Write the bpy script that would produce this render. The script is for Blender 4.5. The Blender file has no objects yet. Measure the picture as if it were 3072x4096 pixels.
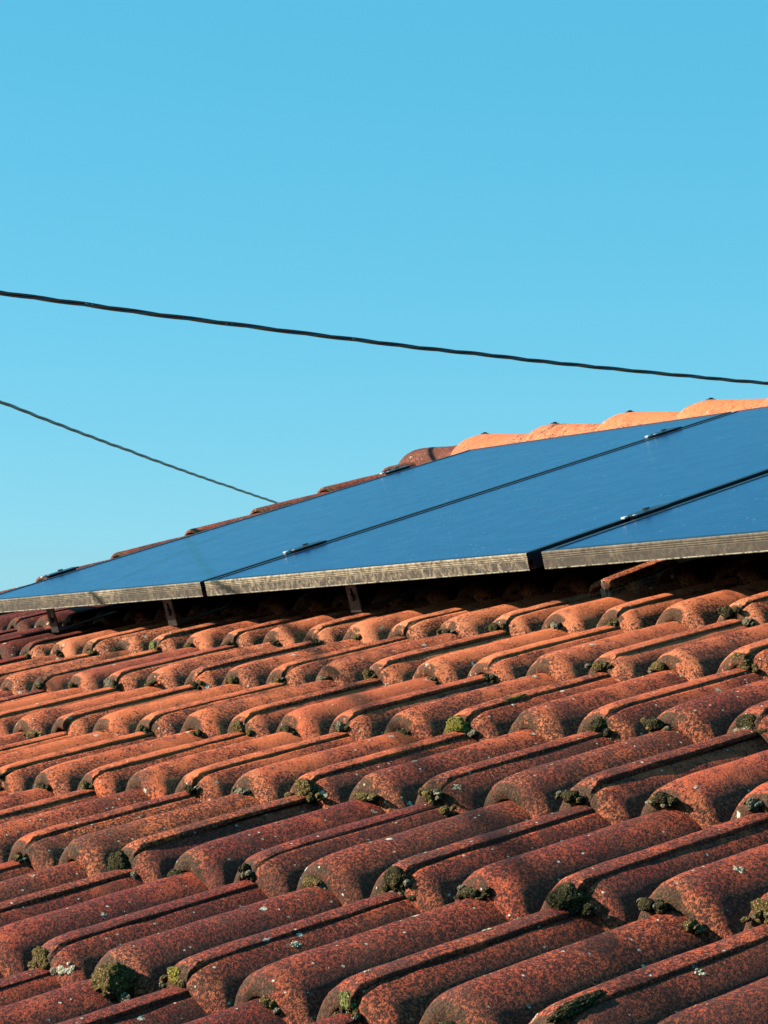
import bpy, bmesh, math, random
import numpy as np
from mathutils import Vector, Matrix, noise

sc = bpy.context.scene
COL = sc.collection
U = 0.14                      # one roll of the tiles, metres
SL = 0.3085                   # roof slope
Z0 = 4.3                      # height of the roof origin above the ground
AX = Vector((1, 0, 0))
AB = Vector((0, math.cos(SL), math.sin(SL)))
AN = Vector((0, -math.sin(SL), math.cos(SL)))

def P(u, v, h):
    return (AX * u + AB * v + AN * h) * U + Vector((0, 0, Z0))

# ------------------------------------------------------------------ camera
cam = bpy.data.cameras.new('camera'); camo = bpy.data.objects.new('camera', cam); COL.objects.link(camo)
RT = Vector((0.60181781, 0.79863341, 0)); DN = Vector((-0.07219141, 0.05440052, -0.99590611)); FW = Vector((-0.79536389, 0.59935403, 0.09039367))
CP = Vector((3.84719035, -2.95211447, -0.25841017 + Z0))
camo.matrix_world = Matrix(((RT.x, -DN.x, -FW.x, CP.x), (RT.y, -DN.y, -FW.y, CP.y), (RT.z, -DN.z, -FW.z, CP.z), (0, 0, 0, 1)))
cam.sensor_fit = 'VERTICAL'; cam.sensor_height = 36; cam.lens = 9763.3 / 4096 * 36
cam.clip_start = 0.05; cam.clip_end = 3000
sc.camera = camo

def project(p):
    q = p - CP
    d = q.dot(FW)
    return (9763.3 * q.dot(RT) / d + 1536, 9763.3 * q.dot(DN) / d + 2048, d)

# ------------------------------------------------------------------ light
SUN = (AX * -0.85 + AB * -0.80 + AN * 1.0).normalized()
elev = math.asin(SUN.z); azim = math.atan2(SUN.x, SUN.y)
w = bpy.data.worlds.new('World'); sc.world = w; w.use_nodes = True
nt = w.node_tree; nt.nodes.clear()
sky = nt.nodes.new('ShaderNodeTexSky'); sky.sky_type = 'NISHITA'; sky.sun_disc = False
sky.sun_elevation = elev; sky.sun_rotation = azim; sky.altitude = 200
sky.air_density = 1.0; sky.dust_density = 0.7; sky.ozone_density = 2.0
hs = nt.nodes.new('ShaderNodeHueSaturation'); hs.inputs['Hue'].default_value = 0.475; hs.inputs['Saturation'].default_value = 1.32; hs.inputs['Value'].default_value = 1.2
bg = nt.nodes.new('ShaderNodeBackground'); bg.inputs['Strength'].default_value = 0.0535
wo = nt.nodes.new('ShaderNodeOutputWorld')
mx = nt.nodes.new('ShaderNodeMix'); mx.data_type = 'RGBA'; mx.inputs[0].default_value = 0.5; mx.inputs[7].default_value = (0.9, 5.6, 8.2, 1)
nt.links.new(sky.outputs[0], hs.inputs['Color']); nt.links.new(hs.outputs[0], mx.inputs[6]); nt.links.new(mx.outputs[2], bg.inputs[0]); nt.links.new(bg.outputs[0], wo.inputs[0])
sl = bpy.data.lights.new('sun', 'SUN'); sl.energy = 5.0; sl.angle = math.radians(0.5); sl.color = (1.0, 0.90, 0.76)
so = bpy.data.objects.new('sun', sl); COL.objects.link(so); so.rotation_euler = SUN.to_track_quat('Z', 'Y').to_euler(); so.location = (0, 0, 20)
sc.cycles.max_bounces = 5; sc.cycles.diffuse_bounces = 0
sc.view_settings.view_transform = 'Standard'; sc.view_settings.look = 'None'; sc.view_settings.exposure = 1.18; sc.view_settings.gamma = 1

# ------------------------------------------------------------------ node helpers
class NT:
    def __init__(s, name):
        s.m = bpy.data.materials.new(name); s.m.use_nodes = True; s.t = s.m.node_tree
        s.b = s.t.nodes['Principled BSDF']; s.tc = s.n('ShaderNodeTexCoord')
    def n(s, typ, **k):
        x = s.t.nodes.new(typ)
        for a, v in k.items(): setattr(x, a, v)
        return x
    def set(s, sock, v):
        if isinstance(v, bpy.types.NodeSocket): s.t.links.new(v, sock)
        else: sock.default_value = v
    def math(s, op, a, b=0.0, c=None, clamp=False):
        x = s.n('ShaderNodeMath', operation=op); x.use_clamp = clamp
        s.set(x.inputs[0], a); s.set(x.inputs[1], b)
        if c is not None: s.set(x.inputs[2], c)
        return x.outputs[0]
    def mix(s, f, a, b, blend='MIX'):
        x = s.n('ShaderNodeMix', data_type='RGBA', blend_type=blend)
        s.set(x.inputs[0], f)
        s.set(x.inputs[6], a if isinstance(a, bpy.types.NodeSocket) else (*a, 1)); s.set(x.inputs[7], b if isinstance(b, bpy.types.NodeSocket) else (*b, 1))
        return x.outputs[2]
    def ramp(s, v, lo, hi):   # smoothstep
        x = s.n('ShaderNodeMapRange', interpolation_type='SMOOTHSTEP')
        s.set(x.inputs[0], v); s.set(x.inputs[1], lo); s.set(x.inputs[2], hi); x.inputs[3].default_value = 0; x.inputs[4].default_value = 1
        return x.outputs[0]
    def noise(s, vec, scale, detail=2, rough=0.5, dist=0.0):
        x = s.n('ShaderNodeTexNoise'); s.set(x.inputs['Vector'], vec)
        x.inputs['Scale'].default_value = scale; x.inputs['Detail'].default_value = detail; x.inputs['Roughness'].default_value = rough; x.inputs['Distortion'].default_value = dist
        return x.outputs[0]
    def vor(s, vec, scale, feature='F1'):
        x = s.n('ShaderNodeTexVoronoi', feature=feature); s.set(x.inputs['Vector'], vec); x.inputs['Scale'].default_value = scale
        return x
    def bump(s, h, strength, dist, normal=None):
        x = s.n('ShaderNodeBump'); s.set(x.inputs['Height'], h); x.inputs['Strength'].default_value = strength; x.inputs['Distance'].default_value = dist
        if normal is not None: s.t.links.new(normal, x.inputs['Normal'])
        return x.outputs[0]
    def vadd(s, a, b):
        x = s.n('ShaderNodeVectorMath', operation='ADD'); s.set(x.inputs[0], a); s.set(x.inputs[1], b); return x.outputs[0]
    def vmul(s, a, b):
        x = s.n('ShaderNodeVectorMath', operation='MULTIPLY'); s.set(x.inputs[0], a); x.inputs[1].default_value = b; return x.outputs[0]
    def sep(s, v):
        x = s.n('ShaderNodeSeparateXYZ'); s.set(x.inputs[0], v); return x.outputs

def plain(name, col, rough=0.6, metal=0.0, nscale=60, var=0.25, bump=0.1):
    k = NT(name); v = k.tc.outputs['Object']
    n1 = k.noise(v, nscale, 4, 0.6)
    c = k.mix(k.ramp(n1, 0.35, 0.7), tuple(x * (1 - var) for x in col), tuple(min(1, x * (1 + var)) for x in col))
    k.set(k.b.inputs['Base Color'], c); k.b.inputs['Roughness'].default_value = rough; k.b.inputs['Metallic'].default_value = metal
    k.set(k.b.inputs['Normal'], k.bump(n1, bump, 0.002))
    return k.m

def clay(name, fixed=None, ridge=False):
    """weathered terracotta: object colour red = how burgundy, green = dark lichen and painted shade, blue = painted sunlit paleness"""
    k = NT(name)
    oi = k.n('ShaderNodeObjectInfo')
    off = k.math('MULTIPLY', oi.outputs['Random'], 37.0)
    cx = k.n('ShaderNodeCombineXYZ'); k.set(cx.inputs[0], off); k.set(cx.inputs[1], off)
    obj = k.tc.outputs['Object']; v = k.vadd(obj, cx.outputs[0])
    oc = k.sep(k.n('ShaderNodeSeparateColor').outputs[0]) if False else None
    scn = k.n('ShaderNodeSeparateColor'); k.set(scn.inputs[0], oi.outputs['Color'])
    tint, dark, sun_pale = scn.outputs[0], scn.outputs[1], scn.outputs[2]
    xyz = k.sep(obj)
    low = k.noise(v, 9, 3, 0.55)
    mid = k.noise(v, 38, 4, 0.6)
    fine = k.noise(v, 480, 3, 0.65, 0.4)
    fin2 = k.noise(v, 265, 4, 0.7, 0.6)
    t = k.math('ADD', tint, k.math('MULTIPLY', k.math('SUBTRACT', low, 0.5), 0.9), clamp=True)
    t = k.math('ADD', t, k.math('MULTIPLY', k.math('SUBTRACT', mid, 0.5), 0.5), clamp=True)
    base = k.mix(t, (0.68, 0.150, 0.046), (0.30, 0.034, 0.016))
    # ochre tint on noses and in flecks
    if not ridge:
        nose = k.math('SUBTRACT', 1.0, k.ramp(k.math('ADD', xyz[1], k.math('MULTIPLY', k.math('SUBTRACT', mid, 0.5), 0.05)), 0.004, 0.034))
        base = k.mix(k.math('MULTIPLY', nose, k.ramp(k.math('ADD', low, k.math('MULTIPLY', sun_pale, 0.3)), 0.35, 0.7)), base, (0.52, 0.150, 0.055))
    else:
        base = k.mix(k.math('MULTIPLY', k.ramp(low, 0.4, 0.65), 0.45), base, (0.66, 0.31, 0.15))
    base = k.mix(k.math('MULTIPLY', sun_pale, 0.55), base, (0.72, 0.25, 0.115))  # sunlit rows lightened in the clay colour
    base = k.mix(k.math('MULTIPLY', k.ramp(k.math('ADD', dark, k.math('MULTIPLY', k.math('SUBTRACT', low, 0.5), 1.2)), 0.55, 1.3), 0.45), base, (0.12, 0.018, 0.011))  # dark film painted over near tiles in place of shade
    # pores, grain
    base = k.mix(k.math('MULTIPLY', k.ramp(fine, 0.50, 0.72), 0.30), base, (0.60, 0.19, 0.085))
    base = k.mix(k.math('MULTIPLY', k.ramp(fine, 0.44, 0.32), 0.5), base, (0.06, 0.018, 0.013))
    # dark lichen speckle, its density follows larger patches
    dens = k.math('ADD', k.math('MULTIPLY', k.math('SUBTRACT', low, 0.5), 0.34), k.math('MULTIPLY', k.math('SUBTRACT', mid, 0.5), 0.30))
    dens = k.math('ADD', dens, k.math('MULTIPLY', dark, 0.20))
    if not ridge:
        # shade painted behind the nose on the pan-side flank
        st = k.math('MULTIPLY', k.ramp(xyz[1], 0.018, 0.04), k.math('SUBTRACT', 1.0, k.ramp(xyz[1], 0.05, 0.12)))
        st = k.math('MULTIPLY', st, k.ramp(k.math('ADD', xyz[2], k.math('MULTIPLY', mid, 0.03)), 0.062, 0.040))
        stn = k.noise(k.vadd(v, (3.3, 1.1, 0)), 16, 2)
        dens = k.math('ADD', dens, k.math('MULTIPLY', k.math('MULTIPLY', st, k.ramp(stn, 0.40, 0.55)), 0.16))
        # shade painted as denser specks on low flanks and pans
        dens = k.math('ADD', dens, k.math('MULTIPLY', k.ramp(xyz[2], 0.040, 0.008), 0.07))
    sp = k.math('ADD', k.math('MULTIPLY', fin2, 0.75), k.math('MULTIPLY', fine, 0.25))
    thr = k.math('MAXIMUM', 0.475, k.math('SUBTRACT', 0.575, dens))
    m1 = k.ramp(sp, k.math('SUBTRACT', thr, 0.05), k.math('ADD', thr, 0.05))
    base = k.mix(k.math('MULTIPLY', m1, 0.93), base, (0.030, 0.009, 0.006))
    pat = k.math('MULTIPLY', k.ramp(k.math('ADD', k.noise(k.vadd(v, (9.1, 2.2, 0)), 15, 4, 0.65), k.math('MULTIPLY', k.math('SUBTRACT', dark, 0.5), 0.18)), 0.50, 0.64), 0.55)
    base = k.mix(pat, base, k.mix(k.ramp(fine, 0.42, 0.62), (0.026, 0.010, 0.007), (0.13, 0.042, 0.024)))
    # grey-green film on the very front
    if not ridge:
        rx = k.math('FRACT', k.math('DIVIDE', xyz[0], U))
        side = k.math('ADD', rx, k.math('MULTIPLY', k.math('SUBTRACT', mid, 0.5), 0.5))
        cov = k.math('ADD', k.noise(k.vadd(v, (0, 7.7, 0)), 60, 4, 0.7), k.math('MULTIPLY', k.ramp(side, 0.70, 0.50), 0.36))
        fr = k.math('MULTIPLY', k.ramp(k.math('ADD', xyz[1], k.math('MULTIPLY', k.math('SUBTRACT', mid, 0.5), 0.006)), 0.0085, 0.004), k.ramp(cov, 0.68, 0.80))
        base = k.mix(k.math('MULTIPLY', fr, 0.9), base, k.mix(k.ramp(fine, 0.45, 0.62), (0.018, 0.010, 0.005), (0.095, 0.052, 0.020)))
    # pale lichen dots
    vv = k.vor(v, 75); sr = k.n('ShaderNodeSeparateColor'); k.set(sr.inputs[0], vv.outputs['Color'])
    dot = k.math('MULTIPLY', k.ramp(k.math('ADD', vv.outputs['Distance'], k.math('MULTIPLY', k.math('SUBTRACT', fine, 0.5), 0.25)), 0.15, 0.09), k.ramp(sr.outputs[0], 0.62, 0.64))
    v2 = k.vor(v, 27); s2 = k.n('ShaderNodeSeparateColor'); k.set(s2.inputs[0], v2.outputs['Color'])
    dot2 = k.math('MULTIPLY', k.ramp(k.math('ADD', v2.outputs['Distance'], k.math('MULTIPLY', k.math('SUBTRACT', fin2, 0.5), 0.5)), 0.13, 0.08), k.ramp(s2.outputs[0], 0.72, 0.74))
    dd = k.math('MAXIMUM', dot, dot2)
    base = k.mix(k.math('MULTIPLY', dd, 0.9), base, (0.62, 0.55, 0.42))
    k.set(k.b.inputs['Base Color'], base)
    k.set(k.b.inputs['Roughness'], 0.72); k.b.inputs['Specular IOR Level'].default_value = 0.2
    h = k.math('ADD', k.math('MULTIPLY', fine, 0.5), k.math('MULTIPLY', fin2, 0.9))
    h = k.math('ADD', h, k.math('MULTIPLY', dd, 0.5)); h = k.math('ADD', h, k.math('MULTIPLY', mid, 1.2))
    k.set(k.b.inputs['Normal'], k.bump(h, 1.0, 0.0028))
    return k.m

M_TILE = clay('terracotta'); M_RIDGE = clay('terracotta_ridge', ridge=True)

def moss_mat(name, a, b, c):
    k = NT(name); v = k.tc.outputs['Object']
    f = k.noise(v, 520, 3, 0.7); g = k.noise(v, 60, 3, 0.6); o = k.vor(v, 420)
    base = k.mix(k.ramp(g, 0.35, 0.65), a, b)
    base = k.mix(k.ramp(f, 0.52, 0.66), base, c)
    k.set(k.b.inputs['Base Color'], base); k.b.inputs['Roughness'].default_value = 0.95; k.b.inputs['Specular IOR Level'].default_value = 0.1
    k.set(k.b.inputs['Normal'], k.bump(k.math('ADD', f, o.outputs['Distance']), 1.0, 0.0016))
    return k.m
M_MOSS = moss_mat('moss_olive', (0.038, 0.024, 0.009), (0.080, 0.055, 0.017), (0.34, 0.24, 0.09))
M_MOSSY = moss_mat('moss_yellow', (0.05, 0.042, 0.008), (0.13, 0.11, 0.016), (0.46, 0.38, 0.09))
M_MOSSG = moss_mat('moss_green', (0.05, 0.055, 0.015), (0.12, 0.13, 0.035), (0.42, 0.42, 0.16))
M_MOSSD = moss_mat('moss_dark', (0.012, 0.010, 0.005), (0.030, 0.025, 0.009), (0.15, 0.12, 0.05))
M_MOSSW = moss_mat('moss_grey', (0.05, 0.042, 0.026), (0.15, 0.12, 0.08), (0.44, 0.37, 0.25))
M_LICH = moss_mat('lichen_pale', (0.26, 0.22, 0.13), (0.46, 0.40, 0.27), (0.66, 0.60, 0.46))
M_BLACK = plain('black_anodised', (0.012, 0.013, 0.022), 0.38, 0.3, 90, 0.3, 0.03)
M_STEEL = plain('galvanised_steel', (0.06, 0.05, 0.045), 0.5, 0.7, 120, 0.4, 0.1)
M_BRIGHT = plain('bright_steel', (0.80, 0.80, 0.78), 0.3, 0.6, 200, 0.1, 0.03)
M_CABLE = plain('black_cable', (0.010, 0.007, 0.022), 0.18, 0.0, 300, 0.4, 0.15)
M_MORTAR = plain('mortar', (0.30, 0.24, 0.18), 0.95, 0, 150, 0.4, 0.6)
M_WALL = plain('render_wall', (0.62, 0.55, 0.42), 0.9, 0, 12, 0.1, 0.3)
M_WOOD = plain('roof_timber', (0.10, 0.06, 0.035), 0.85, 0, 30, 0.4, 0.3)
M_GROUND = plain('dry_grass_ground', (0.11, 0.12, 0.05), 0.95, 0, 3, 0.5, 0.5)

# panel glass
k = NT('panel_glass'); v = k.tc.outputs['Object']
n1 = k.noise(k.vmul(v, (1, 1, 1)), 14, 5, 0.6); n2 = k.noise(v, 420, 2, 0.5)
base = k.mix(k.ramp(n2, 0.55, 0.75), (0.003, 0.014, 0.075), (0.012, 0.040, 0.15))
st = k.noise(k.vmul(v, (260, 6, 1)), 1, 2, 0.5)
base = k.mix(k.math('MULTIPLY', k.ramp(n1, 0.62, 0.80), 0.10), base, (0.16, 0.22, 0.28))
stk = k.noise(k.vmul(v, (5, 240, 1)), 1, 3, 0.6)
base = k.mix(k.math('MULTIPLY', k.math('MULTIPLY', k.ramp(stk, 0.66, 0.74), k.ramp(k.noise(v, 7, 2), 0.5, 0.62)), 0.5), base, (0.5, 0.55, 0.6))
spk = k.vor(v, 55); sps = k.n('ShaderNodeSeparateColor'); k.set(sps.inputs[0], spk.outputs['Color'])
base = k.mix(k.math('MULTIPLY', k.math('MULTIPLY', k.ramp(spk.outputs['Distance'], 0.13, 0.07), k.ramp(sps.outputs[0], 0.7, 0.72)), 0.45), base, (0.5, 0.55, 0.6))
k.set(k.b.inputs['Base Color'], base)
k.set(k.b.inputs['Roughness'], k.math('ADD', 0.13, k.math('MULTIPLY', n1, 0.12)))
k.b.inputs['IOR'].default_value = 1.33; k.b.inputs['Specular Tint'].default_value = (0.42, 0.25, 0.80, 1)
bmp = k.bump(k.noise(k.vmul(v, (9, 75, 7)), 1.0, 4, 0.65), 0.5, 0.0014)
k.set(k.b.inputs['Normal'], k.bump(n2, 0.10, 0.0004, bmp))
M_GLASS = k.m

# dirty front of the frame, with shade painted in per panel
k = NT('frame_front_dirt_shade'); v = k.tc.outputs['Object']; xyz = k.sep(v)
n1 = k.noise(k.vmul(v, (1, 1, 1)), 85, 5, 0.75, 0.6)
dr = k.noise(k.vmul(v, (70, 8, 45)), 1.0, 4, 0.65)
oi = k.n('ShaderNodeObjectInfo'); scn = k.n('ShaderNodeSeparateColor'); k.set(scn.inputs[0], oi.outputs['Color'])
vo = k.n('ShaderNodeCombineXYZ'); k.set(vo.inputs[0], k.math('MULTIPLY', oi.outputs['Random'], 9.0))
lo = k.noise(k.vadd(k.vmul(v, (5.5, 1, 1)), vo.outputs[0]), 1.0, 3, 0.6)
blk = k.noise(k.vadd(k.vmul(v, (60, 8, 40)), vo.outputs[0]), 1.0, 3, 0.6)
pale = k.mix(k.ramp(n1, 0.35, 0.65), (0.08, 0.055, 0.033), (0.36, 0.28, 0.175))
zlow = k.ramp(xyz[2], -0.010, -0.015)
mot = k.math('MULTIPLY', zlow, k.ramp(k.math('ADD', k.math('MULTIPLY', n1, 0.7), k.math('MULTIPLY', dr, 0.5)), 0.59, 0.64))
base = k.mix(k.math('MULTIPLY', mot, 0.9), pale, (0.022, 0.017, 0.012))
drip = k.math('MULTIPLY', k.ramp(dr, 0.60, 0.70), k.ramp(xyz[2], -0.004, -0.02))
base = k.mix(k.math('MULTIPLY', drip, 0.35), base, (0.06, 0.045, 0.035))
base = k.mix(k.math('MULTIPLY', k.math('MULTIPLY', zlow, k.ramp(blk, 0.50, 0.56)), 0.75), base, (0.035, 0.027, 0.018))
base = k.mix(k.math('MULTIPLY', k.ramp(k.math('ADD', lo, k.math('MULTIPLY', k.math('SUBTRACT', scn.outputs[0], 0.5), 0.5)), 0.42, 0.62), 0.72), base, (0.045, 0.034, 0.022))  # dark patches, thickened on the outer panels as painted dappled shade
base = k.mix(k.math('MULTIPLY', k.ramp(xyz[2], -0.0286, -0.0292), k.ramp(n1, 0.4, 0.55)), base, (0.6, 0.52, 0.38))
k.set(k.b.inputs['Base Color'], base); k.b.inputs['Roughness'].default_value = 0.8; k.b.inputs['Metallic'].default_value = 0.0
k.set(k.b.inputs['Normal'], k.bump(n1, 0.5, 0.0008))
M_FRONT = k.m

# ------------------------------------------------------------------ object helpers
WPOS = {}
def link(o, parent=None):
    COL.objects.link(o)
    if parent is not None:
        o.parent = parent; o.matrix_parent_inverse = WPOS[parent.name].inverted()
    WPOS[o.name] = o.matrix_basis.copy()
    return o
def tag(o, label=None, cat=None, group=None, kind=None):
    if label: o['label'] = label
    if cat: o['category'] = cat
    if group: o['group'] = group
    if kind: o['kind'] = kind
    return o
def empty(name, loc=(0, 0, 0), mat=None):
    o = bpy.data.objects.new(name, None); o.empty_display_size = 0.1
    o.matrix_basis = mat if mat is not None else Matrix.Translation(loc)
    return link(o)
def mesh_obj(name, verts, faces, mats, parent=None, matrix=None, smooth=True, midx=None):
    me = bpy.data.meshes.new(name); me.from_pydata([tuple(p) for p in verts], [], faces); 
    for m in (mats if isinstance(mats, (list, tuple)) else [mats]): me.materials.append(m)
    if smooth: me.polygons.foreach_set('use_smooth', [True] * len(me.polygons))
    if midx is not None: me.polygons.foreach_set('material_index', midx)
    me.update()
    o = bpy.data.objects.new(name, me)
    if matrix is not None: o.matrix_basis = matrix
    return link(o, parent)
class MB:
    def __init__(s): s.v = []; s.f = []; s.mi = []
    def add(s, vs, fs, mi=0):
        b = len(s.v); s.v += [Vector(p) for p in vs]; s.f += [tuple(i + b for i in f) for f in fs]; s.mi += [mi] * len(fs)
    def box(s, x0, x1, y0, y1, z0, z1, bev=0.0, mi=0):
        if bev <= 0:
            vs = [(x, y, z) for x in (x0, x1) for y in (y0, y1) for z in (z0, z1)]
            s.add(vs, [(0, 1, 3, 2), (4, 6, 7, 5), (0, 4, 5, 1), (2, 3, 7, 6), (0, 2, 6, 4), (1, 5, 7, 3)], mi); return
        bm = bmesh.new(); bmesh.ops.create_cube(bm, size=1)
        for q in bm.verts: q.co = Vector((x0 + (q.co.x + .5) * (x1 - x0), y0 + (q.co.y + .5) * (y1 - y0), z0 + (q.co.z + .5) * (z1 - z0)))
        bmesh.ops.bevel(bm, geom=bm.edges[:], offset=bev, segments=2, affect='EDGES', profile=0.6)
        s.bm(bm, mi)
    def bm(s, bm, mi=0):
        bm.verts.index_update(); s.add([q.co.copy() for q in bm.verts], [tuple(x.index for x in f.verts) for f in bm.faces], mi); bm.free()
    def cyl(s, p0, p1, r, n=12, mi=0):
        p0 = Vector(p0); p1 = Vector(p1); d = (p1 - p0).normalized(); a = d.orthogonal().normalized(); b = d.cross(a)
        vs = [p + (a * math.cos(i * 2 * math.pi / n) + b * math.sin(i * 2 * math.pi / n)) * r for p in (p0, p1) for i in range(n)]
        s.add(vs, [(i, (i + 1) % n, n + (i + 1) % n, n + i) for i in range(n)] + [tuple(range(n - 1, -1, -1)), tuple(range(n, 2 * n))], mi)
    def tube(s, pts, r, n=8, mi=0):
        vs = []; m = len(pts)
        for i, p in enumerate(pts):
            d = (pts[min(i + 1, m - 1)] - pts[max(i - 1, 0)]).normalized()
            a = d.cross(Vector((0, 0, 1))).normalized(); b = a.cross(d)
            vs += [p + (a * math.cos(j * 2 * math.pi / n) + b * math.sin(j * 2 * math.pi / n)) * r for j in range(n)]
        fs = [(i * n + j, i * n + (j + 1) % n, (i + 1) * n + (j + 1) % n, (i + 1) * n + j) for i in range(m - 1) for j in range(n)]
        fs += [tuple(range(n - 1, -1, -1)), tuple(range((m - 1) * n, m * n))]
        s.add(vs, fs, mi)
    def build(s, name, mats, parent=None, matrix=None, smooth=False):
        return mesh_obj(name, s.v, s.f, mats, parent, matrix, smooth, s.mi)

def frame_matrix(o, ax, ay, az):
    return Matrix(((ax.x, ay.x, az.x, o.x), (ax.y, ay.y, az.y, o.y), (ax.z, ay.z, az.z, o.z), (0, 0, 0, 1)))

# ------------------------------------------------------------------ ground and house
g = MB(); g.add([(-1500, -1500, 0), (1500, -1500, 0), (1500, 1500, 0), (-1500, 1500, 0)], [(0, 1, 2, 3)])
tag(g.build('ground', M_GROUND), kind='structure')

house = empty('house', (0, 0, 0))
tag(house, 'house under a weathered orange terracotta roof with mossy rolled tiles', 'house')
YR = 11.9 * U                                    # ridge line in plan
ZR = Z0 + 11.9 * U * math.tan(SL)
YE = P(0, -17.4, 0).y
x0, x1 = -13.6 * U, 26 * U
wz = P(0, -15.5, -0.6).z
wb = MB(); yw = P(0, -15.5, 0).y; yb = 2 * YR - yw
def wallbox(a, b, c, d, z1): wb.box(a, b, c, d, 0.0, z1)
wallbox(x0 + 0.1, x1 - 0.1, yw, yw + 0.25, wz)
wallbox(x0 + 0.1, x1 - 0.1, yb - 0.25, yb, wz)
for xa in (x0 + 0.1, x1 - 0.35):
    a = xa; b = xa + 0.25
    dz = 0.16
    vs = [(a, yw + .25, 0), (b, yw + .25, 0), (a, yb - .25, 0), (b, yb - .25, 0), (a, yw + .25, wz), (b, yw + .25, wz), (a, yb - .25, wz), (b, yb - .25, wz), (a, YR, ZR - dz), (b, YR, ZR - dz)]
    wb.add(vs, [(0, 2, 6, 8, 4), (1, 5, 9, 7, 3), (4, 8, 9, 5), (8, 6, 7, 9), (0, 4, 5, 1), (2, 3, 7, 6)])
wb.build('wall', M_WALL, house)
# roof: deck boards under the tiles, both slopes, with the tiles and ridge as sub-parts
rb = MB()
ins = [(0.0)]
t = SL
def slab(sign):
    c, s_ = math.cos(t), math.sin(t)
    top0 = P(0, -17.0, -0.62); L = math.hypot(YR - top0.y, (ZR - 0.62 * U) - top0.z)
    ya, za = top0.y, top0.z; yb_, zb_ = YR, za + (YR - ya) * math.tan(t)
    if sign < 0: ya = 2 * YR - ya
    d = 0.03
    vs = [(x0, ya, za), (x1, ya, za), (x0, yb_, zb_), (x1, yb_, zb_), (x0, ya, za - d), (x1, ya, za - d), (x0, yb_, zb_ - d), (x1, yb_, zb_ - d)]
    rb.add(vs, [(0, 1, 3, 2), (4, 6, 7, 5), (0, 4, 5, 1), (0, 2, 6, 4), (1, 5, 7, 3)])
slab(1); slab(-1)
roof = rb.build('roof', M_WOOD, house)

# ------------------------------------------------------------------ tiles
E_ = 2.0215; TL = 2.40; TAU = 0.10 / 1.0
CR, RA, RH = 0.42, 0.435, 0.36
def g_(t):
    return max(0.0, math.cos(math.pi / 2 * min(abs(t), 1))) ** 0.72

def profile(n):
    """list of (kind, centre, t, du) ; kind r = roll, p = pan"""
    pts = []
    for q in (0.16, 0.26, 0.275, 0.29, 0.325, 0.34): pts.append(('s', CR, q))
    for i in range(1, n + 1): pts.append(('s', CR, 0.34 + (1 - 0.34) * i / n))
    for i in range(1, 4): pts.append(('p', None, (CR + RA) + (2 - 2 * RA - 1) * i / 4 + 0.0 if False else (CR + RA) + ((1 + CR - RA) - (CR + RA)) * i / 4))
    for i in range(2 * n + 1): pts.append(('r', CR + 1, -1 + 2 * i / (2 * n)))
    for i in range(1, 4): pts.append(('p', None, (1 + CR + RA) + ((2 + CR - RA) - (1 + CR + RA)) * i / 4))
    for i in range(int(1.4 * n) + 1): pts.append(('l', CR + 2, -1 + 1.25 * i / int(1.4 * n)))
    for q in (0.272, 0.288, 0.294, 0.296, 0.297): pts.append(('e', CR + 2, q))
    return pts

def pt(kind, c, t, d, fl=0.0):
    if kind == 'p': return t, -d
    if kind == 's':
        a = RA - 0.015 - 0.8 * d + fl; return c + a * t, (RH - 0.024) * g_(t) - d - (0.035 if 0.28 < t < 0.33 else 0)
    if kind == 'e':
        a = RA - 0.8 * d; dz = {0.272: 0.0, 0.288: 0.002, 0.294: 0.006, 0.296: 0.012, 0.297: 0.020}[t]
        return c + a * t, RH * g_(t) - d * 0.9 - dz
    a = RA - 0.8 * d + fl
    return c + a * t, RH * g_(t) - d

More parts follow.
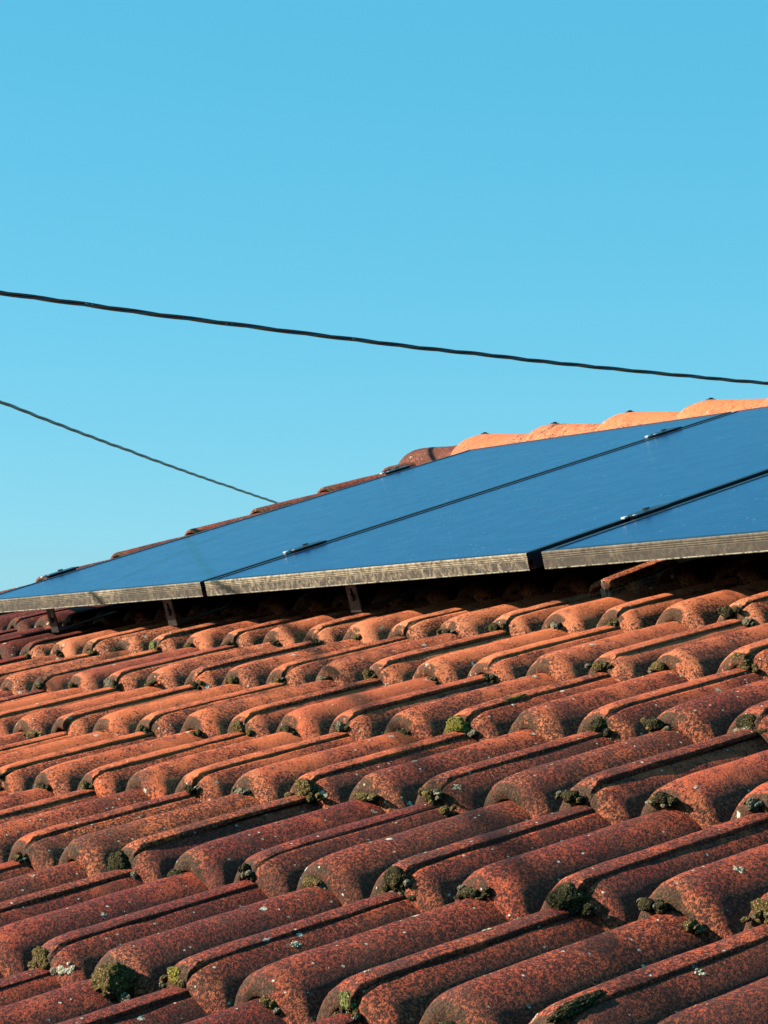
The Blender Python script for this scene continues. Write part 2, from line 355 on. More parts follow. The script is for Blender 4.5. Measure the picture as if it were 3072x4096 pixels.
def tile_mesh(seed, n=14, hi=True):
    rnd = random.Random(seed)
    pr = profile(n)
    nose = [(0.50, 0.0), (0.40, 0.0), (0.32, 0.002), (0.25, 0.005), (0.19, 0.010), (0.145, 0.017), (0.105, 0.026), (0.068, 0.040), (0.036, 0.058), (0.014, 0.082), (0.002, 0.115), (0.0, 0.150), (0.004, 0.178), (0.012, 0.192), (0.035, 0.197), (0.06, 0.18), (0.075, 0.14), (0.09, 0.11)]
    if not hi: nose = [(0.30, 0), (0.115, 0.009), (0.05, 0.043), (0.012, 0.098), (0.0, 0.165), (0.035, 0.196), (0.09, 0.11)]
    body = [TL, 2.1, 1.8, 1.5, 1.2, 0.95, 0.75] if hi else [TL, 1.2]
    rings = [(s, 0.0) for s in body] + nose + [(0.3, 0.11), (1.2, 0.11), (TL, 0.11)]
    no = len(body)
    verts = []; R = len(rings); Q = len(pr)
    so = Vector((rnd.uniform(-50, 50), rnd.uniform(-50, 50), 0))
    for ri, (s, d) in enumerate(rings):
        for kind, c, t in pr:
            dd = d
            if kind in 'le' and d > 0.06 and t > -0.45:
                # the overlapping roll is thin: hollow above the neighbour's shelf
                lim = 0.062 if s > 0.085 or ri > no + 14 else 0.175
                kk = min(1, (t + 0.45) / 0.35); dd = d * (1 - kk) + min(d, lim) * kk
            if kind in 'le' and ri >= R - 4 : dd = min(dd, 0.11 - 0.05 * min(1, max(0, (t + 1) / 0.4)))
            if kind == 'e' and s > 0.3: dd = min(dd, 0.012)
            x, z = pt(kind, c, t, dd, 0.05 * math.exp(-((s - .11) / .10) ** 2) if ri <= no + 13 else 0.0)
            q = Vector((x, s, z))
            amp = 0.006 + (0.012 * max(0, 1 - s / 0.16))
            nz = noise.noise((q + so) * 3.1) * amp * 1.6 + noise.noise((q + so) * 14) * amp * (0.8 if s < 0.2 else 0.25)
            y = s + (noise.noise((Vector((x * 5, 0, z * 4)) + so)) * 0.018 if s < 0.2 else 0)
            verts.append((x * U, y * U, (z + nz) * U))
    faces = []
    for i in range(R):
        j = (i + 1) % R
        for q in range(Q - 1): faces.append((i * Q + q, i * Q + q + 1, j * Q + q + 1, j * Q + q))
    # end caps as quad strips between outer and inner rings
    for q, flip in ((0, False), (Q - 1, True)):
        loop = [i * Q + q for i in range(R)]
        faces.append(tuple(loop if not flip else loop[::-1]))
    # fix duplicated wrap at the head
    return verts, faces

def make_mesh(name, verts, faces, mat):
    me = bpy.data.meshes.new(name); me.from_pydata(verts, [], faces); me.materials.append(mat)
    me.polygons.foreach_set('use_smooth', [len(p.vertices) == 4 for p in me.polygons]); me.update()
    bm = bmesh.new(); bm.from_mesh(me); bmesh.ops.recalc_face_normals(bm, faces=bm.faces[:]); bm.to_mesh(me); bm.free()
    return me
VAR = [make_mesh('roof_tile', *tile_mesh(11 + i), M_TILE) for i in range(7)]
LOWV, LOWF = tile_mesh(5, 7, False)

rnd = random.Random(7)
TY = (AB * math.cos(TAU) - AN * math.sin(TAU)); TZ = TY.cross(AX) * -1
TZ = AX.cross(TY)
def tile_matrix(j, cc, r, rough=1.0):
    o = P(j + r.uniform(-.014, .014) * rough, -cc * E_ + r.uniform(-.03, .03) * rough, -0.13 + r.uniform(-.004, .005) * rough)
    m = frame_matrix(o, AX, TY, TZ)
    return m @ Matrix.Rotation(r.uniform(-.008, .008) * rough, 4, 'Z') @ Matrix.Rotation(r.uniform(-.0035, .0035) * rough, 4, 'Y')

# tints per (course, even roll): 0 bright orange .. 1 burgundy
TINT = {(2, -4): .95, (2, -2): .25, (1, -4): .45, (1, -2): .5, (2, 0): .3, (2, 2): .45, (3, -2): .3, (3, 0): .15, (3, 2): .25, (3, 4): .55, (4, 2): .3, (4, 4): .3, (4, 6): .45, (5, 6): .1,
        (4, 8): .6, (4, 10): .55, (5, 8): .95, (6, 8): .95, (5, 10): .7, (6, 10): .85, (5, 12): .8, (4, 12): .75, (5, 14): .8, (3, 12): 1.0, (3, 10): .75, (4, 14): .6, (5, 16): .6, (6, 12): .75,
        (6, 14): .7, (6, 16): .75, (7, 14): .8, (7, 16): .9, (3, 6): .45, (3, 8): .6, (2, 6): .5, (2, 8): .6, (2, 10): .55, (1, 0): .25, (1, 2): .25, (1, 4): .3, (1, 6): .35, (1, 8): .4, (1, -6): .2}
cands = []
for cc in range(-6, 9):
    for j in range(-16, 26, 2):
        best = 0
        vis = False
        if cc >= -1:
            inside = 0
            for du in (0.4, 1.4, 2.3):
                for dv in (0.0, 0.6, 1.2, 1.9):
                    p = P(j + du, -cc * E_ + dv, 0.1); X, Y, D = project(p)
                    if -60 < X < 3132 and Y < 4160: inside += 1
            if inside and (cc >= 1 or (cc == 0 and j >= -14)): vis = True
            if vis: best = inside / (project(P(j + 1, -cc * E_, 0))[2] ** 2) * (0.2 if cc < 1 else 1)
        if j + 0.3 < -14.2: vis = False
        cands.append((best if vis else 0, cc, j))
cands.sort(key=lambda q: -q[0])
single = {(cc, j) for b, cc, j in cands[:96] if b > 0}
print('single tiles', len(single))
bigv = []; bigf = []
n = 0
for b, cc, j in sorted(cands, key=lambda q: (q[1], q[2])):
    if j < -14: continue
    m = tile_matrix(j, cc, rnd)
    if (cc, j) in single:
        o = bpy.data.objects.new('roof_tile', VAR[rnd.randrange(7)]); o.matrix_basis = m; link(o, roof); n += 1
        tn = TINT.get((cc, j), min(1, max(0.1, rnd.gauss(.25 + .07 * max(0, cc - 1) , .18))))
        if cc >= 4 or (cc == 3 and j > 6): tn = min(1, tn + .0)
        if j <= -10: tn = .95  # left-end tiles painted maroon and dark for the dim light there
        dk = rnd.uniform(0.0, 0.55) * (.6 if j <= 4 else 1) + (0.10 * max(0, cc - 2) if j > 4 else 0)  # nearer right-hand rows painted darker in place of shade
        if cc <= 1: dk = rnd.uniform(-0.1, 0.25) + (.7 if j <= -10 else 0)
        o.color = (tn, min(1, max(0, dk)), (0 if j <= -10 else {0: .8, 1: .9, 2: .35, 3: .15}.get(cc, .03) * rnd.uniform(.6, 1.1)), 1)  # blue: upper courses painted paler as if in stronger sun
    else:
        base = len(bigv)
        bigv += [tuple(m @ Vector(q)) for q in LOWV]; bigf += [tuple(i + base for i in f) for f in LOWF]
me = make_mesh('roof_tile', bigv, bigf, M_TILE)
o = bpy.data.objects.new('roof_tile', me); link(o, roof); o.color = (.35, .3, .5, 1); tag(o, kind='stuff')

# far slope: a plain corrugated sheet of tiles, courses stepped
fv = []; ff = []
for cc in range(0, 13):
    for s_, dz in ((0, .10), (E_ + .25, -.12)):
        for i in range(0, 40 * 6 + 1):
            u = -14 + i / 6; tt = ((u % 1) - .5) / .46; z = RH * g_(tt) - .13 + dz
            y = 11.9 * U + (cc * E_ * .953 + (E_ - s_) * .953) * U + 0.3 * U
            zz = ZR - (y - YR) * math.tan(SL) + z * U
            fv.append((u * U, y, zz))
    b0 = cc * 2 * 241
    ff += [(b0 + i, b0 + i + 1, b0 + 241 + i + 1, b0 + 241 + i) for i in range(240)]
bk = mesh_obj('roof_tile', fv, ff, M_TILE, roof); bk.color = (.4, .3, .5, 1); tag(bk, kind='stuff')

# ------------------------------------------------------------------ barrel shapes: verge row and ridge
def barrel(rings, n=22, a0=-10, a1=190, sq=1.0, closed_front=False, seed=0):
    """rings: (s, rx, rz, zc) outside; along local Y; returns verts, faces of a shell"""
    vs = []; fs = []; k_ = n + 1
    for (s, rx, rz, zc) in rings:
        for i in range(k_):
            a = math.radians(a0 + (a1 - a0) * i / n)
            q = Vector((rx * math.cos(a), s, zc + rz * math.sin(a)))
            nz = 1 + noise.noise(q * 4 + Vector((seed * 7.1, 0, 0))) * .02
            vs.append((q.x * nz * U, q.y * U, q.z * nz * U))
    R = len(rings)
    for i in range(R - 1):
        for q in range(n): fs.append((i * k_ + q, i * k_ + q + 1, (i + 1) * k_ + q + 1, (i + 1) * k_ + q))
    if closed_front: fs.append(tuple(range(n, -1, -1)))
    return vs, fs

# verge row of barrel tiles with blunt ends
vr = []
for s, d in ((2.0, 0), (1.0, 0), (0.3, 0), (0.05, 0), (0.015, .008), (0, .03), (0, .075), (0.02, .08), (2.0, .08)):
    vr.append((s, .42 - d, .40 - d, 0))
vv_, vf_ = barrel(vr, 20, -5, 185)
VME = make_mesh('verge_tile', vv_, vf_, M_TILE)
for i in range(-10, 6):
    o = bpy.data.objects.new('verge_tile', VME)
    vp = 2.39 + 1.785 * i + rnd.uniform(-.03, .03)
    yy = (AB * math.cos(.06) - AN * math.sin(.06))
    o.matrix_basis = frame_matrix(P(-14.5 + rnd.uniform(-.03, .03), vp, 0.10), AX, yy, AX.cross(yy)); link(o, roof)
    o.color = (1, rnd.uniform(.5, .9), .5, 1)  # burgundy and dark: shaded look of the verge painted in

# ridge caps (local Y runs along +X of the roof)
def ridge_mesh(seed, first):
    if first:
        prof = [(2.75, .52, .50), (1.5, .54, .52), (.9, .57, .56), (.62, .58, .57), (.45, .575, .56), (.30, .55, .53), (.18, .50, .47), (.09, .43, .39), (.03, .33, .28), (.0, .20, .16), (0, .04, .03)]
        rr = [(s, rx, rz, 0) for s, rx, rz in prof]
        return barrel(rr, 26, -8, 188, 1, False, seed)
    prof = [(2.75, .50, .47), (2.2, .54, .52), (1.5, .59, .585), (1.0, .625, .635), (.8, .64, .655), (.65, .645, .66), (.52, .64, .65), (.40, .625, .63), (.30, .60, .60), (.2, .57, .555), (.1, .53, .50), (.04, .505, .46), (0, .48, .44), (.02, .45, .41), (2.75, .44, .41)]
    return barrel([(s, rx, rz, 0) for s, rx, rz in prof], 26, -8, 188, 1, False, seed)
RM = [make_mesh('ridge_tile', *ridge_mesh(i, False), M_RIDGE) for i in range(3)]
RF = make_mesh('ridge_tile', *ridge_mesh(9, True), M_RIDGE)
yc = 12.6 * math.cos(SL) - .75 * math.sin(SL); zc = 12.6 * math.sin(SL) + .75 * math.cos(SL)
us = [-15.2, -13.25] + [-13.25 + 2.27 * i for i in range(1, 18)]
for i, u in enumerate(us):
    h_ = zc - .69 - (0.0 if i == 0 else 0) + rnd.uniform(-.01, .01)
    o0 = Vector((u * U, yc * U, h_ * U + Z0))
    tx = Vector((0, -1, 0))           # local X
    ty = Vector((1, 0, rnd.uniform(-.004, .004))).normalized(); tz = tx.cross(ty)
    if tz.z < 0: tx = -tx; tz = tx.cross(ty)
    m = frame_matrix(o0, tx, ty, tz)
    o = bpy.data.objects.new('ridge_tile', RF if i == 0 else RM[i % 3]); o.matrix_basis = m; link(o, roof)
    o.color = ((.75, 1, .0, 1) if i == 0 else (.35 if i == 1 else rnd.uniform(.0, .15) + max(0, .3 - .08 * i), rnd.uniform(0, .12), .45, 1))
    if i > 0:
        s_ = MB(); s_.cyl((0, .70 * U, .62 * U), (0, .70 * U, .70 * U), .045 * U, 10); s_.cyl((0, .70 * U, .64 * U), (0, .70 * U, .675 * U), .09 * U, 12)
        s_.build('screw', M_BLACK, roof, m)
# mortar bed under the ridge
mo = MB(); yy0 = (yc - .46) * U; yy1 = (yc + .46) * U
mo.box(-14.6 * U, 25 * U, yy0, yy1, ZR - .4 * U, (zc - .62) * U + Z0)
mo.build('mortar', M_MORTAR, roof)

# ------------------------------------------------------------------ solar panels
def rotm(wv):
    a = Vector(wv); th = a.length; return Matrix.Rotation(th, 3, a.normalized())
RP = rotm((-.008, .002, -.006))
PA = RP @ AX; PB = RP @ AB; PN = RP @ AN
PW, PL, GAP, TH, H0 = 7.61, 11.52, 0.25, 0.222, 0.85
O0 = P(-2.90, -1.41, H0)
def panel_matrix(i):           # i = -1,0,1.. ; local origin = left bottom corner, on top of the frame
    return frame_matrix(O0 + (PA * (i * PW + GAP / 2 + {-1: .12, 0: 0, 1: .04}[i])) * U, PA, PB, PN)
WI = PW - GAP
fr = MB(); u_ = U
LIP = .11
# front member: ridged profile (y,z) swept along x
prf = [(LIP, 0), (.012, 0), (.0, -.012), (0, -.030), (.006, -.034), (.006, -.040), (0, -.044), (0, -.056), (.006, -.060), (.006, -.066), (0, -.070), (0, -.082), (.005, -.086), (.005, -.092), (-.004, -.098), (-.005, -.212), (0, -TH), (.02, -TH), (.02, -.10), (LIP, -.10)]
vs = [(x * u_, y * u_, z * u_) for x in (0, WI) for y, z in prf]; m_ = len(prf)
fr.add(vs, [(i, i + m_, (i + 1) % m_ + m_, (i + 1) % m_) for i in range(m_)] + [tuple(range(m_)), tuple(range(2 * m_ - 1, m_ - 1, -1))], 1)
fr.mi[-m_ - 2] = 0
fr.mi[-1] = 0; fr.mi[-2] = 0
fr.box(0, LIP * u_, .09 * u_, (PL - .09) * u_, -TH * u_, 0, .0012, 0)
fr.box((WI - LIP) * u_, WI * u_, .09 * u_, (PL - .09) * u_, -TH * u_, 0, .0012, 0)
fr.box(0, WI * u_, (PL - .088) * u_, PL * u_, -TH * u_, 0, .0012, 0)
PLAB = ['leftmost dark blue solar panel, tapering to a thin point at the photo edge', 'middle dark blue solar panel between the two black seams', 'dark blue solar panel at the right edge, above the broken tile']
fmesh = gmesh = None
for n_, i in enumerate((-1, 0, 1)):
    m = panel_matrix(i)
    e_ = empty('solar_panel', mat=m); tag(e_, PLAB[n_], 'solar panel', 'solar panels in a row on the roof')
    if fmesh is None:
        fo = fr.build('frame', [M_BLACK, M_FRONT], e_, m); fmesh = fo.data; fo.color = (.6, .5, .5, 1)
        gb = MB(); gb.box(LIP * u_ * .9, (WI - LIP * .9) * u_, .05 * u_, (PL - .08) * u_, -.045 * u_, -.010 * u_)
        go = gb.build('glass', M_GLASS, e_, m); gmesh = go.data
        bb = MB(); bb.box(LIP * u_, (WI - LIP) * u_, .09 * u_, (PL - .09) * u_, -.10 * u_, -.047 * u_); bo = bb.build('back_sheet', M_BLACK, e_, m); bmesh_ = bo.data
    else:
        for nm, me in (('frame', fmesh), ('glass', gmesh), ('back_sheet', bmesh_)):
            o = bpy.data.objects.new(nm, me); o.matrix_basis = m; link(o, e_); o.color = ((.15, .5, .5, 1) if i == 0 else (.8, .5, .5, 1))

def clamp(ucol, vrow, end, lab):
    m = frame_matrix(O0 + (PA * ucol + PB * vrow) * U, PA, PB, PN)
    e_ = empty('panel_clamp', mat=m); tag(e_, lab, 'clamp', 'clamps holding the solar panels')
    w_ = .125
    b = MB(); b.box(-w_ * U, w_ * U, 0, .62 * U, .002, .0050, .001); b.box(-.03 * U, .03 * U, .02 * U, .60 * U, -.2 * U, .002)
    b.build('plate', M_BLACK, e_, m)
    b = MB(); b.cyl((0, .30 * U, .0070), (0, .30 * U, .0095), .05 * U, 6); b.build('bolt', M_STEEL, e_, m)
    b = MB(); b.box(-w_ * .8 * U, -w_ * .2 * U, -.07 * U, .0 * U, .0015, .0055, .001); b.box(w_ * .5 * U, w_ * .8 * U, -.01 * U, .03 * U, .0050, .0062, .0005); b.build('end_piece', M_BRIGHT, e_, m)
K1, K2 = 1.70, 2.0
clamp(0, K1, 0, 'lower clamp on the seam between the left and the middle solar panel')
clamp(0, PL - K2, 0, 'upper clamp on the seam between the left and the middle solar panel')
clamp(PW, K1, 0, 'clamp on the seam above the broken tile, between middle and right panel')
clamp(-PW, K1, 1, 'lower clamp on the outer left edge of the left solar panel, by the verge tiles')
clamp(-PW, PL - K2, 1, 'upper clamp on the outer left edge of the left solar panel, near the ridge end')

for row, lab in ((K1, 'lower dark mounting rail in the shade beneath the solar panels'), (PL - K2, 'upper mounting rail hidden beneath the top of the solar panels')):
    m = frame_matrix(O0 + (PB * row) * U, PA, PB, PN)
    b = MB(); b.box(-(PW + .3) * U, (2 * PW + .2) * U, .12 * U, .42 * U, -(TH + .26) * U, -(TH + .003) * U, .001)
    o = b.build('mounting_rail', M_BLACK, None, m); tag(o, lab, 'rail', 'rails under the solar panels')

for (u, h1, h2, lean, lab) in ((-8.12, 0.60, .22, .0, 'steel roof bracket under the left solar panel, nearest the left edge of the photo'), (-4.47, 0.60, .20, .0, 'steel roof bracket under the left solar panel, close to the seam'), (.30, 0.60, .22, .0, 'steel roof bracket under the middle solar panel')):
    m = frame_matrix(P(u, -1.08, 0), AX, AB, AN)
    e_ = empty('roof_bracket', mat=m); tag(e_, lab, 'bracket', 'steel brackets between panels and tiles')
    b = MB(); wd = .12
    def q(x, h): return (x + lean * (h - h1) / -.4 * 1.0 if False else x - lean * (h1 - h) / .4)
    # plate with a slot: four bars round the opening, then the foot
    zs = [h2, h2 + .10, h1 - .10, h1]
    def bar(xa, xb, ha, hb):
        vs = [((q(x, h)) * U, y * U, h * U) for x in (xa, xb) for y in (0, .022) for h in (ha, hb)]
        b.add(vs, [(0, 1, 3, 2), (4, 6, 7, 5), (0, 4, 5, 1), (2, 3, 7, 6), (0, 2, 6, 4), (1, 5, 7, 3)])
    bar(-wd, wd, h2 - .06, zs[1]); bar(-wd, wd, zs[2], h1); bar(-wd, -.028, zs[1], zs[2]); bar(.028, wd, zs[1], zs[2])
    b.box(-wd * U, wd * U, .0, .5 * U, (h1 - .0) * U, (h1 + .012) * U); b.box((-wd) * U, (wd) * U, .022 * U, 1.2 * U, (h2 - .06) * U, (h2 - .04) * U)
    b.build('plate', M_STEEL, e_, m)
    b = MB(); hm = (h1 + h2) / 2 - .03; b.cyl((q(0, hm) * U, -.05 * U, hm * U), (q(0, hm) * U, .08 * U, hm * U), .028 * U, 8); b.cyl((q(0, hm) * U, -.045 * U, hm * U), (q(0, hm) * U, -.003 * U, hm * U), .05 * U, 6)
    b.build('bolt', M_STEEL, e_, m)

# ------------------------------------------------------------------ broken tile piece under panel three
bt = tile_mesh(77, 12, True)
bm = bmesh.new()
n_s = 22; prof_t = [(-.55 + 1.0 * i / 12) for i in range(13)]
vs = []
for k_, th in enumerate((0, .075)):
    for i in range(n_s + 1):
        s = i / n_s
        for q_, t_ in enumerate(prof_t):
            lo_ = .0 + .05 * noise.noise(Vector((t_ * 6, 3, 0))); hi_ = 1.30 - .35 * abs(t_ - .2) + .08 * noise.noise(Vector((t_ * 5, 9, 1)))
            y = lo_ + (hi_ - lo_) * s
            d = th + (.05 * (1 - s * 12) ** 2 if s < 1 / 12 and k_ == 0 else 0)
            x = (RA - .8 * d) * t_; z = RH * g_(t_) - RH - d - (.03 if q_ == 12 and k_ == 0 else 0)
            vs.append(Vector((x, y, z + .006 * noise.noise(Vector((x * 9, y * 9, 4 + k_))))) * U)
Q = 13; S = n_s + 1; fs = []
for i in range(n_s):
    for q_ in range(Q - 1):
        a = i * Q + q_; fs.append((a, a + 1, a + Q + 1, a + Q)); a += S * Q; fs.append((a, a + Q, a + Q + 1, a + 1))
for i in range(n_s):
    for q_ in (0, Q - 1):
        a = i * Q + q_; fs.append((a, a + Q, a + Q + S * Q, a + S * Q))
for q_ in range(Q - 1):
    for i in (0, n_s):
        a = i * Q + q_; fs.append((a, a + 1, a + 1 + S * Q, a + S * Q))
yt = (AB * math.cos(.12) + AN * math.sin(-.10)).normalized()
bme = make_mesh('broken_tile', vs, fs, M_TILE)
bo = bpy.data.objects.new('broken_tile', bme); bo.matrix_basis = frame_matrix(P(5.055, -.84, .30), AX, AB, AN) @ Matrix.Rotation(.0, 4, 'Z'); link(bo)
bo.color = (0, 0, 1, 1); tag(bo, 'broken orange tile piece sticking up before the dark gap under the panels', 'tile fragment')  # palest clay, painted to read as sunlit
pb = MB(); bm_ = bmesh.new(); bmesh.ops.create_icosphere(bm_, subdivisions=3, radius=1)
for q_ in bm_.verts: q_.co = Vector((q_.co.x * .07, q_.co.y * .06, q_.co.z * .17)) * U * (1 + .5 * noise.noise(q_.co * 2.4))
pb.bm(bm_); mt_ = pb.build('mortar', M_MORTAR, bo, frame_matrix(P(5.12, -.80, .10), AX, AB, AN)); 

# ------------------------------------------------------------------ moss and lichen
def blob(seed, sub=5):
    bm = bmesh.new(); bmesh.ops.create_icosphere(bm, subdivisions=sub, radius=1)
    so = Vector((seed * 3.7, seed * 1.3, seed))
    for v_ in bm.verts:
        c = v_.co.copy()
        r = 1 + .22 * noise.noise(c * 1.7 + so) + .12 * noise.noise(c * 4.5 + so)
        d1 = noise.voronoi(c * 9 + so)[0][0]
        r += .16 * (0.45 - d1) + .05 * noise.noise(c * 26 + so)
        v_.co = c * r
    bm.verts.index_update()
    vs = np.array([v_.co[:] for v_ in bm.verts]); fs = [tuple(q.index for q in f.verts) for f in bm.faces]; bm.free()
    return vs, fs
BL = [blob(i, 5) for i in range(5)]; BS = [blob(i + 10, 4) for i in range(5)]
def clump_matrix(u, v, h, rx, rz, ry=None, rot=0.0):
    ry = ry if ry else min(rx, rz) * .5
    m = frame_matrix(P(u, v, h), AX, AB, AN) @ Matrix.Rotation(rot, 4, 'Z')
    return m @ Matrix.Diagonal((rx * U, ry * U, rz * U, 1))
BIG = [  # u v h rx rz ry material label
 (-3.62, -2.05, .05, .11, .105, None, M_MOSSG, 'bright green moss tuft in the topmost row of lit tile noses'),
 (4.42, -6.07, .02, .14, .13, None, M_MOSS, 'round olive moss cushion filling a tile nose left of the middle of the roof'),
 (8.40, -6.07, .05, .16, .13, .15, M_MOSSY, 'round yellow green moss cushion in the sunlit third row, right of the middle'),
 (10.48, -6.07, .04, .105, .11, .11, M_MOSSD, 'small round dark moss ball in a tile nose right of the yellow green cushion'),
 (10.43, -4.05, .07, .14, .115, None, M_MOSS, 'moss filling the lapped tile nose at the right edge, second row down'),
 (12.41, -6.07, .07, .15, .10, None, M_MOSSD, 'dark moss in the shaded tile nose at the right edge, third row down'),
 (8.49, -8.10, .08, .16, .12, None, M_MOSS, 'dark moss mass beside a pale lichen spot near the middle of the roof'),
 (8.34, -10.12, .03, .16, .15, .14, M_MOSSD, 'big dark moss cushion on a burgundy tile at the left, lower half of the roof'),
 (12.45, -10.12, .10, .14, .12, None, M_MOSSD, 'black moss filling a lapped tile nose, lower middle of the roof'),
 (10.39, -12.14, .06, .14, .125, None, M_MOSS, 'olive moss in the tile nose at the lower left edge'),
 (11.62, -12.25, .03, .20, .17, .17, M_MOSS, 'largest moss cushion, wide and bumpy, at the lower left of the roof'),
 (12.36, -12.14, .09, .12, .085, None, M_MOSSY, 'yellowish moss under the lapped nose just right of the largest cushion'),
 (14.45, -12.14, .09, .08, .08, None, M_MOSSG, 'small pale green moss tuft at the bottom middle'),
 (14.46, -10.16, .06, .16, .13, .15, M_MOSSD, 'wide black moss cushion in the shade, lower right of the roof'),
 (16.34, -10.12, .10, .12, .08, None, M_MOSS, 'moss under the rounded nose at the lower right edge'),
 (8.50, -5.50, .13, .05, .035, .26, M_MOSSY, 'long thin moss strip lying along a tile lap in the sunlit third row'),
 (2.52, -7.93, .13, .05, .035, .25, M_MOSSD, 'long dark moss strip on a lap at the left edge of the roof'),
 (16.50, -11.93, .17, .06, .05, .22, M_MOSSD, 'moss strip along a lap at the bottom edge, right of the middle'),
]
for i, (u, v, h, rx, rz, ry, mt, lab) in enumerate(BIG):
    bvs, bfs = BL[i % 5]; rx *= .92; rz *= .9
    me = bpy.data.meshes.new('moss_clump'); me.from_pydata([tuple(q) for q in bvs], [], bfs); me.materials.append(mt); me.polygons.foreach_set('use_smooth', [True] * len(bfs))
    # bake the scale so that texture size stays real
    mm = clump_matrix(u, v, h, rx, rz, ry)
    sc3 = Vector((rx * U, (ry * .8 if ry and ry < .2 else ry if ry else min(rx, rz) * .5) * U, rz * U))
    for vtx in me.vertices: vtx.co = Vector((vtx.co.x * sc3.x, vtx.co.y * sc3.y, vtx.co.z * sc3.z))
    o = bpy.data.objects.new('moss_clump', me); o.matrix_basis = frame_matrix(P(u, v + .035, h), AX, AB, AN); link(o)
    tag(o, lab, 'moss', 'moss clumps on the tiles')
SM = [(-4.70, -2.05, .04, .08, .065, 0), (-2.64, -2.05, .05, .09, .055, 0), (-3.62, -4.07, .05, .115, .10, 1), (-2.63, -4.07, .06, .077, .056, 0), (-1.58, -4.07, .06, .113, .10, 2), (-.53, -4.07, .06, .084, .053, 0), (1.45, -4.07, .06, .089, .076, 0),
 (-.24, -6.12, .0, .17, .06, 0), (1.46, -6.09, -.02, .086, .073, 2), (2.41, -6.09, .05, .066, .066, 0), (3.53, -6.09, -.03, .087, .075, 1), (4.35, -2.05, .05, .11, .098, 1), (4.35, -4.07, .08, .077, .077, 0), (5.53, -4.07, -.02, .08, .068, 1), (6.52, -4.07, -.02, .089, .083, 1),
 (5.45, -6.09, .02, .104, .087, 1), (6.45, -6.09, .07, .08, .074, 2), (7.52, -6.09, -.02, .077, .062, 0), (8.41, -4.07, .09, .11, .073, 0), (9.31, -4.07, .07, .127, .066, 0), (8.38, -2.05, .10, .115, .09, 1), (8.64, -2.05, -.02, .071, .054, 2), (3.45, -8.12, -.01, .094, .10, 1), (4.44, -8.12, .05, .07, .07, 0), (5.53, -8.12, -.07, .047, .052, 0),
 (10.43, -10.14, .10, .079, .104, 1), (10.45, -8.12, .08, .092, .075, 0), (10.64, -8.14, -.05, .079, .048, 0), (11.29, -6.09, .09, .122, .07, 1), (12.33, -8.12, .11, .10, .06, 1), (13.41, -8.12, .12, .11, .06, 1), (14.39, -8.12, .09, .053, .06, 2),
 (15.29, -10.14, .09, .094, .055, 1), (15.66, -10.14, -.04, .056, .05, 0), (11.36, -10.14, .05, .12, .055, 0), (9.30, -10.14, .0, .098, .07, 1), (7.45, -8.12, .05, .10, .05, 2), (9.45, -8.12, .05, .12, .05, 0), (13.4, -10.14, .07, .12, .05, 1)]
for cc in range(1, 8):
    for j in range(-10, 20):
        X, Y, D = project(P(j + .4, -cc * E_, .05))
        if not (-50 < X < 3120 and Y < 4150): continue
        if any(abs(q[0] - j - .42) < .5 and abs(q[1] + cc * E_) < .3 for q in SM + BIG): continue
        if rnd.random() < (.85 if j % 2 == 0 else .5):
            SM.append((j + .42 + rnd.uniform(-.05, .12), -cc * E_ - .02, rnd.uniform(.0, .05), rnd.uniform(.06, .12), rnd.uniform(.04, .07), rnd.choice((0, 1, 1, 2))))
sv = []; sf = []; si = []
rr_ = random.Random(3)
for q in SM + [(b[0], b[1], b[2] - b[4] * .5, b[3], b[4] * .8, (1 if b[6] in (M_MOSSD,) else 0)) for b in BIG[:15]]:
    parts = [(q[0], q[1], q[2], q[3], q[4], q[5])] if q[0] not in [b[0] for b in BIG] else []
    for _ in range(11):
        parts.append((q[0] + rr_.uniform(-1, 1) * q[3] * 1.5, q[1] + rr_.uniform(-.01, .05), q[2] + rr_.uniform(-.9, .5) * q[4], q[3] * rr_.uniform(.2, .45), q[4] * rr_.uniform(.2, .5), rr_.choice((q[5], q[5], 0, 2))))
    for pi, (u, v, h, rx, rz, mi) in enumerate(parts):
        bvs, bfs = BS[rr_.randrange(5)]
        m = clump_matrix(u, v, h, rx * (.8 if pi == 0 else 1), rz * (.85 if pi == 0 else 1), .04 if (pi == 0 and len(parts) == 12) else .03, 0)
        b0 = len(sv); A = np.array(m); w_ = bvs @ A[:3, :3].T + A[:3, 3]
        sv += [tuple(z_) for z_ in w_]; sf += [tuple(i + b0 for i in f) for f in bfs]; si += [mi] * len(bfs)
o = mesh_obj('moss', sv, sf, [M_MOSS, M_MOSSD, M_MOSSW], None, None, True, si)
tag(o, 'thin ragged moss growing in the open ends of the roof tiles', 'moss', kind='stuff')
LI = [(5.39, -2.31, .10, .036), (5.86, -2.26, .15, .035), (7.33, -4.24, .10, .040), (7.48, -4.17, .15, .032), (4.67, -4.09, .05, .041), (8.80, -7.26, .15, .053), (10.60, -8.11, .20, .052), (10.74, -9.19, .15, .036), (8.69, -8.01, .05, .061), (10.71, -12.09, -.05, .074), (12.64, -11.24, .15, .044), (14.40, -11.87, .15, .026), (-5.17, -2.89, .10, .042), (.74, -6.83, .10, .040), (6.81, -7.54, .15, .035), (1.33, -6.48, 0, .030), (14.0, -8.06, 0, .038), (10.64, -7.93, -.10, .048), (15.57, -9.51, .10, .044), (16.6, -10.98, .12, .037), (14.35, -10.52, .10, .021), (9.43, -7.43, .10, .033), (16.24, -12.02, .15, .030), (14.38, -10.8, .05, .038), (7.5, -10.54, .10, .028)]
lv = []; lf = []
bpy.context.view_layer.update()
deps = bpy.context.evaluated_depsgraph_get()
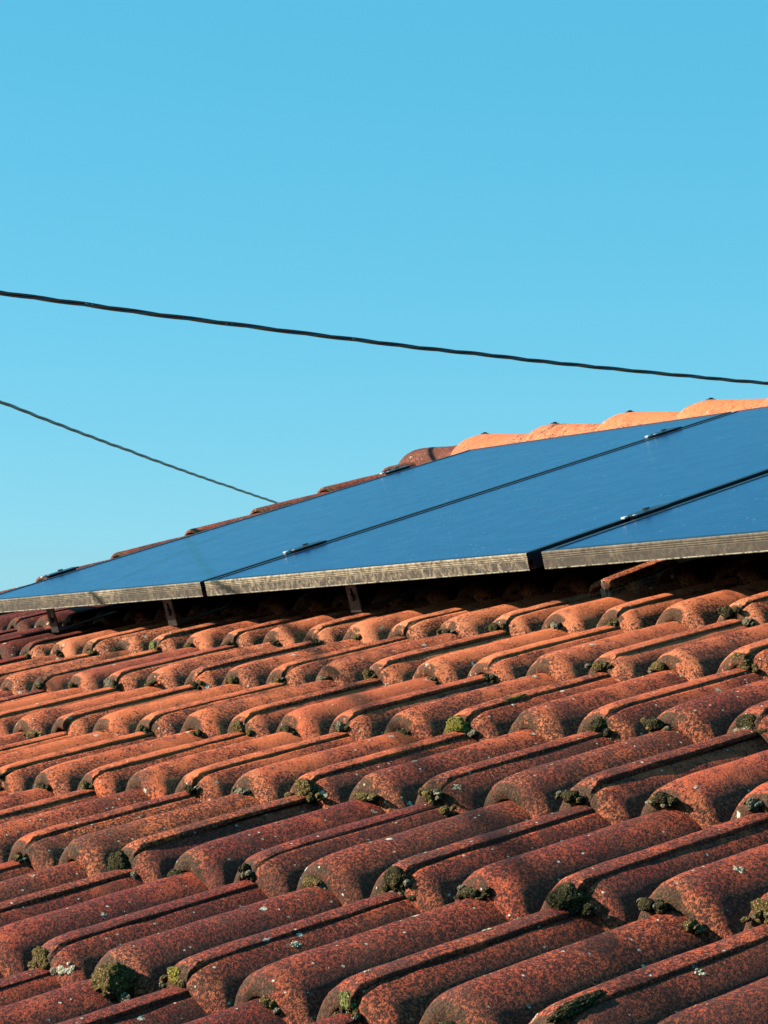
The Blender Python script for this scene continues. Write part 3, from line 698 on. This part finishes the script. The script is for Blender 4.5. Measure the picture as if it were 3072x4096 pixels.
for (u, v, h, r_) in LI:
    tgt = P(u, v, h); d = AN * -1
    hit, loc, nrm, *_ = sc.ray_cast(deps, tgt + AN * .12, d, distance=.5)
    if not hit: continue
    a = nrm.orthogonal().normalized(); b = nrm.cross(a); m = frame_matrix(loc, a, b, nrm)
    for q in range(12):
        bvs, bfs = BS[rr_.randrange(5)]
        rr2 = r_ * rr_.uniform(.15, .45)
        mm = m @ Matrix.Translation((rr_.uniform(-1, 1) * r_ * U * .7, rr_.uniform(-1, 1) * r_ * U * .7, 0)) @ Matrix.Diagonal((rr2 * U, rr2 * U * rr_.uniform(.6, 1), .004 * U, 1))
        b0 = len(lv); A = np.array(mm); w_ = bvs @ A[:3, :3].T + A[:3, 3]
        lv += [tuple(z_) for z_ in w_]; lf += [tuple(i + b0 for i in f) for f in bfs]
o = mesh_obj('lichen', lv, lf, M_LICH); tag(o, 'pale grey lichen crusts scattered over the roof tiles', 'lichen', kind='stuff')

# ------------------------------------------------------------------ overhead cables
def cable(a, mid, b, lab, R=0.0044, r=0.0037, pitch=.66, ext=14.0, ns=3, seed=1, flecks=()):
    a = Vector(a) + Vector((0, 0, Z0)); b = Vector(b) + Vector((0, 0, Z0)); mid = Vector(mid) + Vector((0, 0, Z0))
    L = (b - a).length; d = (b - a) / L
    # parabola in t through the three points
    tm = (mid - a).dot(d) / L
    sag = (mid.z - (a.z + (b.z - a.z) * tm)) / (tm * (tm - 1)) if 0 < tm < 1 else 0
    t0 = -ext / L; t1 = 1 + ext / L; n_ = int((t1 - t0) * L / .03)
    mbs = MB(); side = d.cross(Vector((0, 0, 1))).normalized(); up = side.cross(d)
    rs = random.Random(seed)
    for s_ in range(ns):
        pts = []
        for i in range(n_ + 1):
            t_ = t0 + (t1 - t0) * i / n_
            p = a + (b - a) * t_ + Vector((0, 0, sag * t_ * (t_ - 1)))
            ph = t_ * L / pitch * 2 * math.pi + s_ * 2 * math.pi / ns + 1.2 * noise.noise(Vector((t_ * L * .9, seed, 0)))
            wob = Vector((0, 0, .0022 * noise.noise(Vector((t_ * L * 2.5, seed + 3, 0)))))
            pts.append(p + wob + (side * math.cos(ph) + up * math.sin(ph)) * R)
        mbs.tube(pts, r, 7)
    o = mbs.build('overhead_cable', M_CABLE, None, None, True); tag(o, lab, 'cable', 'black twisted overhead cables')
    for t_ in flecks:  # pale blobs added as glints on the camera side of the cable
        p = a + (b - a) * t_ + Vector((0, 0, sag * t_ * (t_ - 1)))
        fb = MB()
        for q_ in range(3):
            bm_ = bmesh.new(); bmesh.ops.create_icosphere(bm_, subdivisions=2, radius=1); c0 = p - d * 0 + Vector((FW.x, FW.y, FW.z)) * -R * 1.6 + d * rs.uniform(-.02, .02) + up * rs.uniform(-.002, .004)
            for w_ in bm_.verts: w_.co = c0 + d * w_.co.x * rs.uniform(.004, .009) + Vector((0, w_.co.y * .0015, w_.co.z * .0022))
            fb.bm(bm_)
        fb.build('glint_fleck', M_LICH, o, Matrix.Identity(4), True)
cable((-2.338, .33, 1.001), (-2.66, 1.951, 1.053), (-3.122, 4.269, 1.171), 'upper black twisted cable crossing the whole sky from left to right', seed=1, flecks=(.085, .23, .37, .545, .70, .87))
cable((-4.134, 1.289, .96), (-5.559, 2.776, 0.990), (-7.648, 4.954, 1.057), 'lower black twisted cable dropping from the left edge behind the roof', R=.0037, r=.0035, seed=2, ext=14)
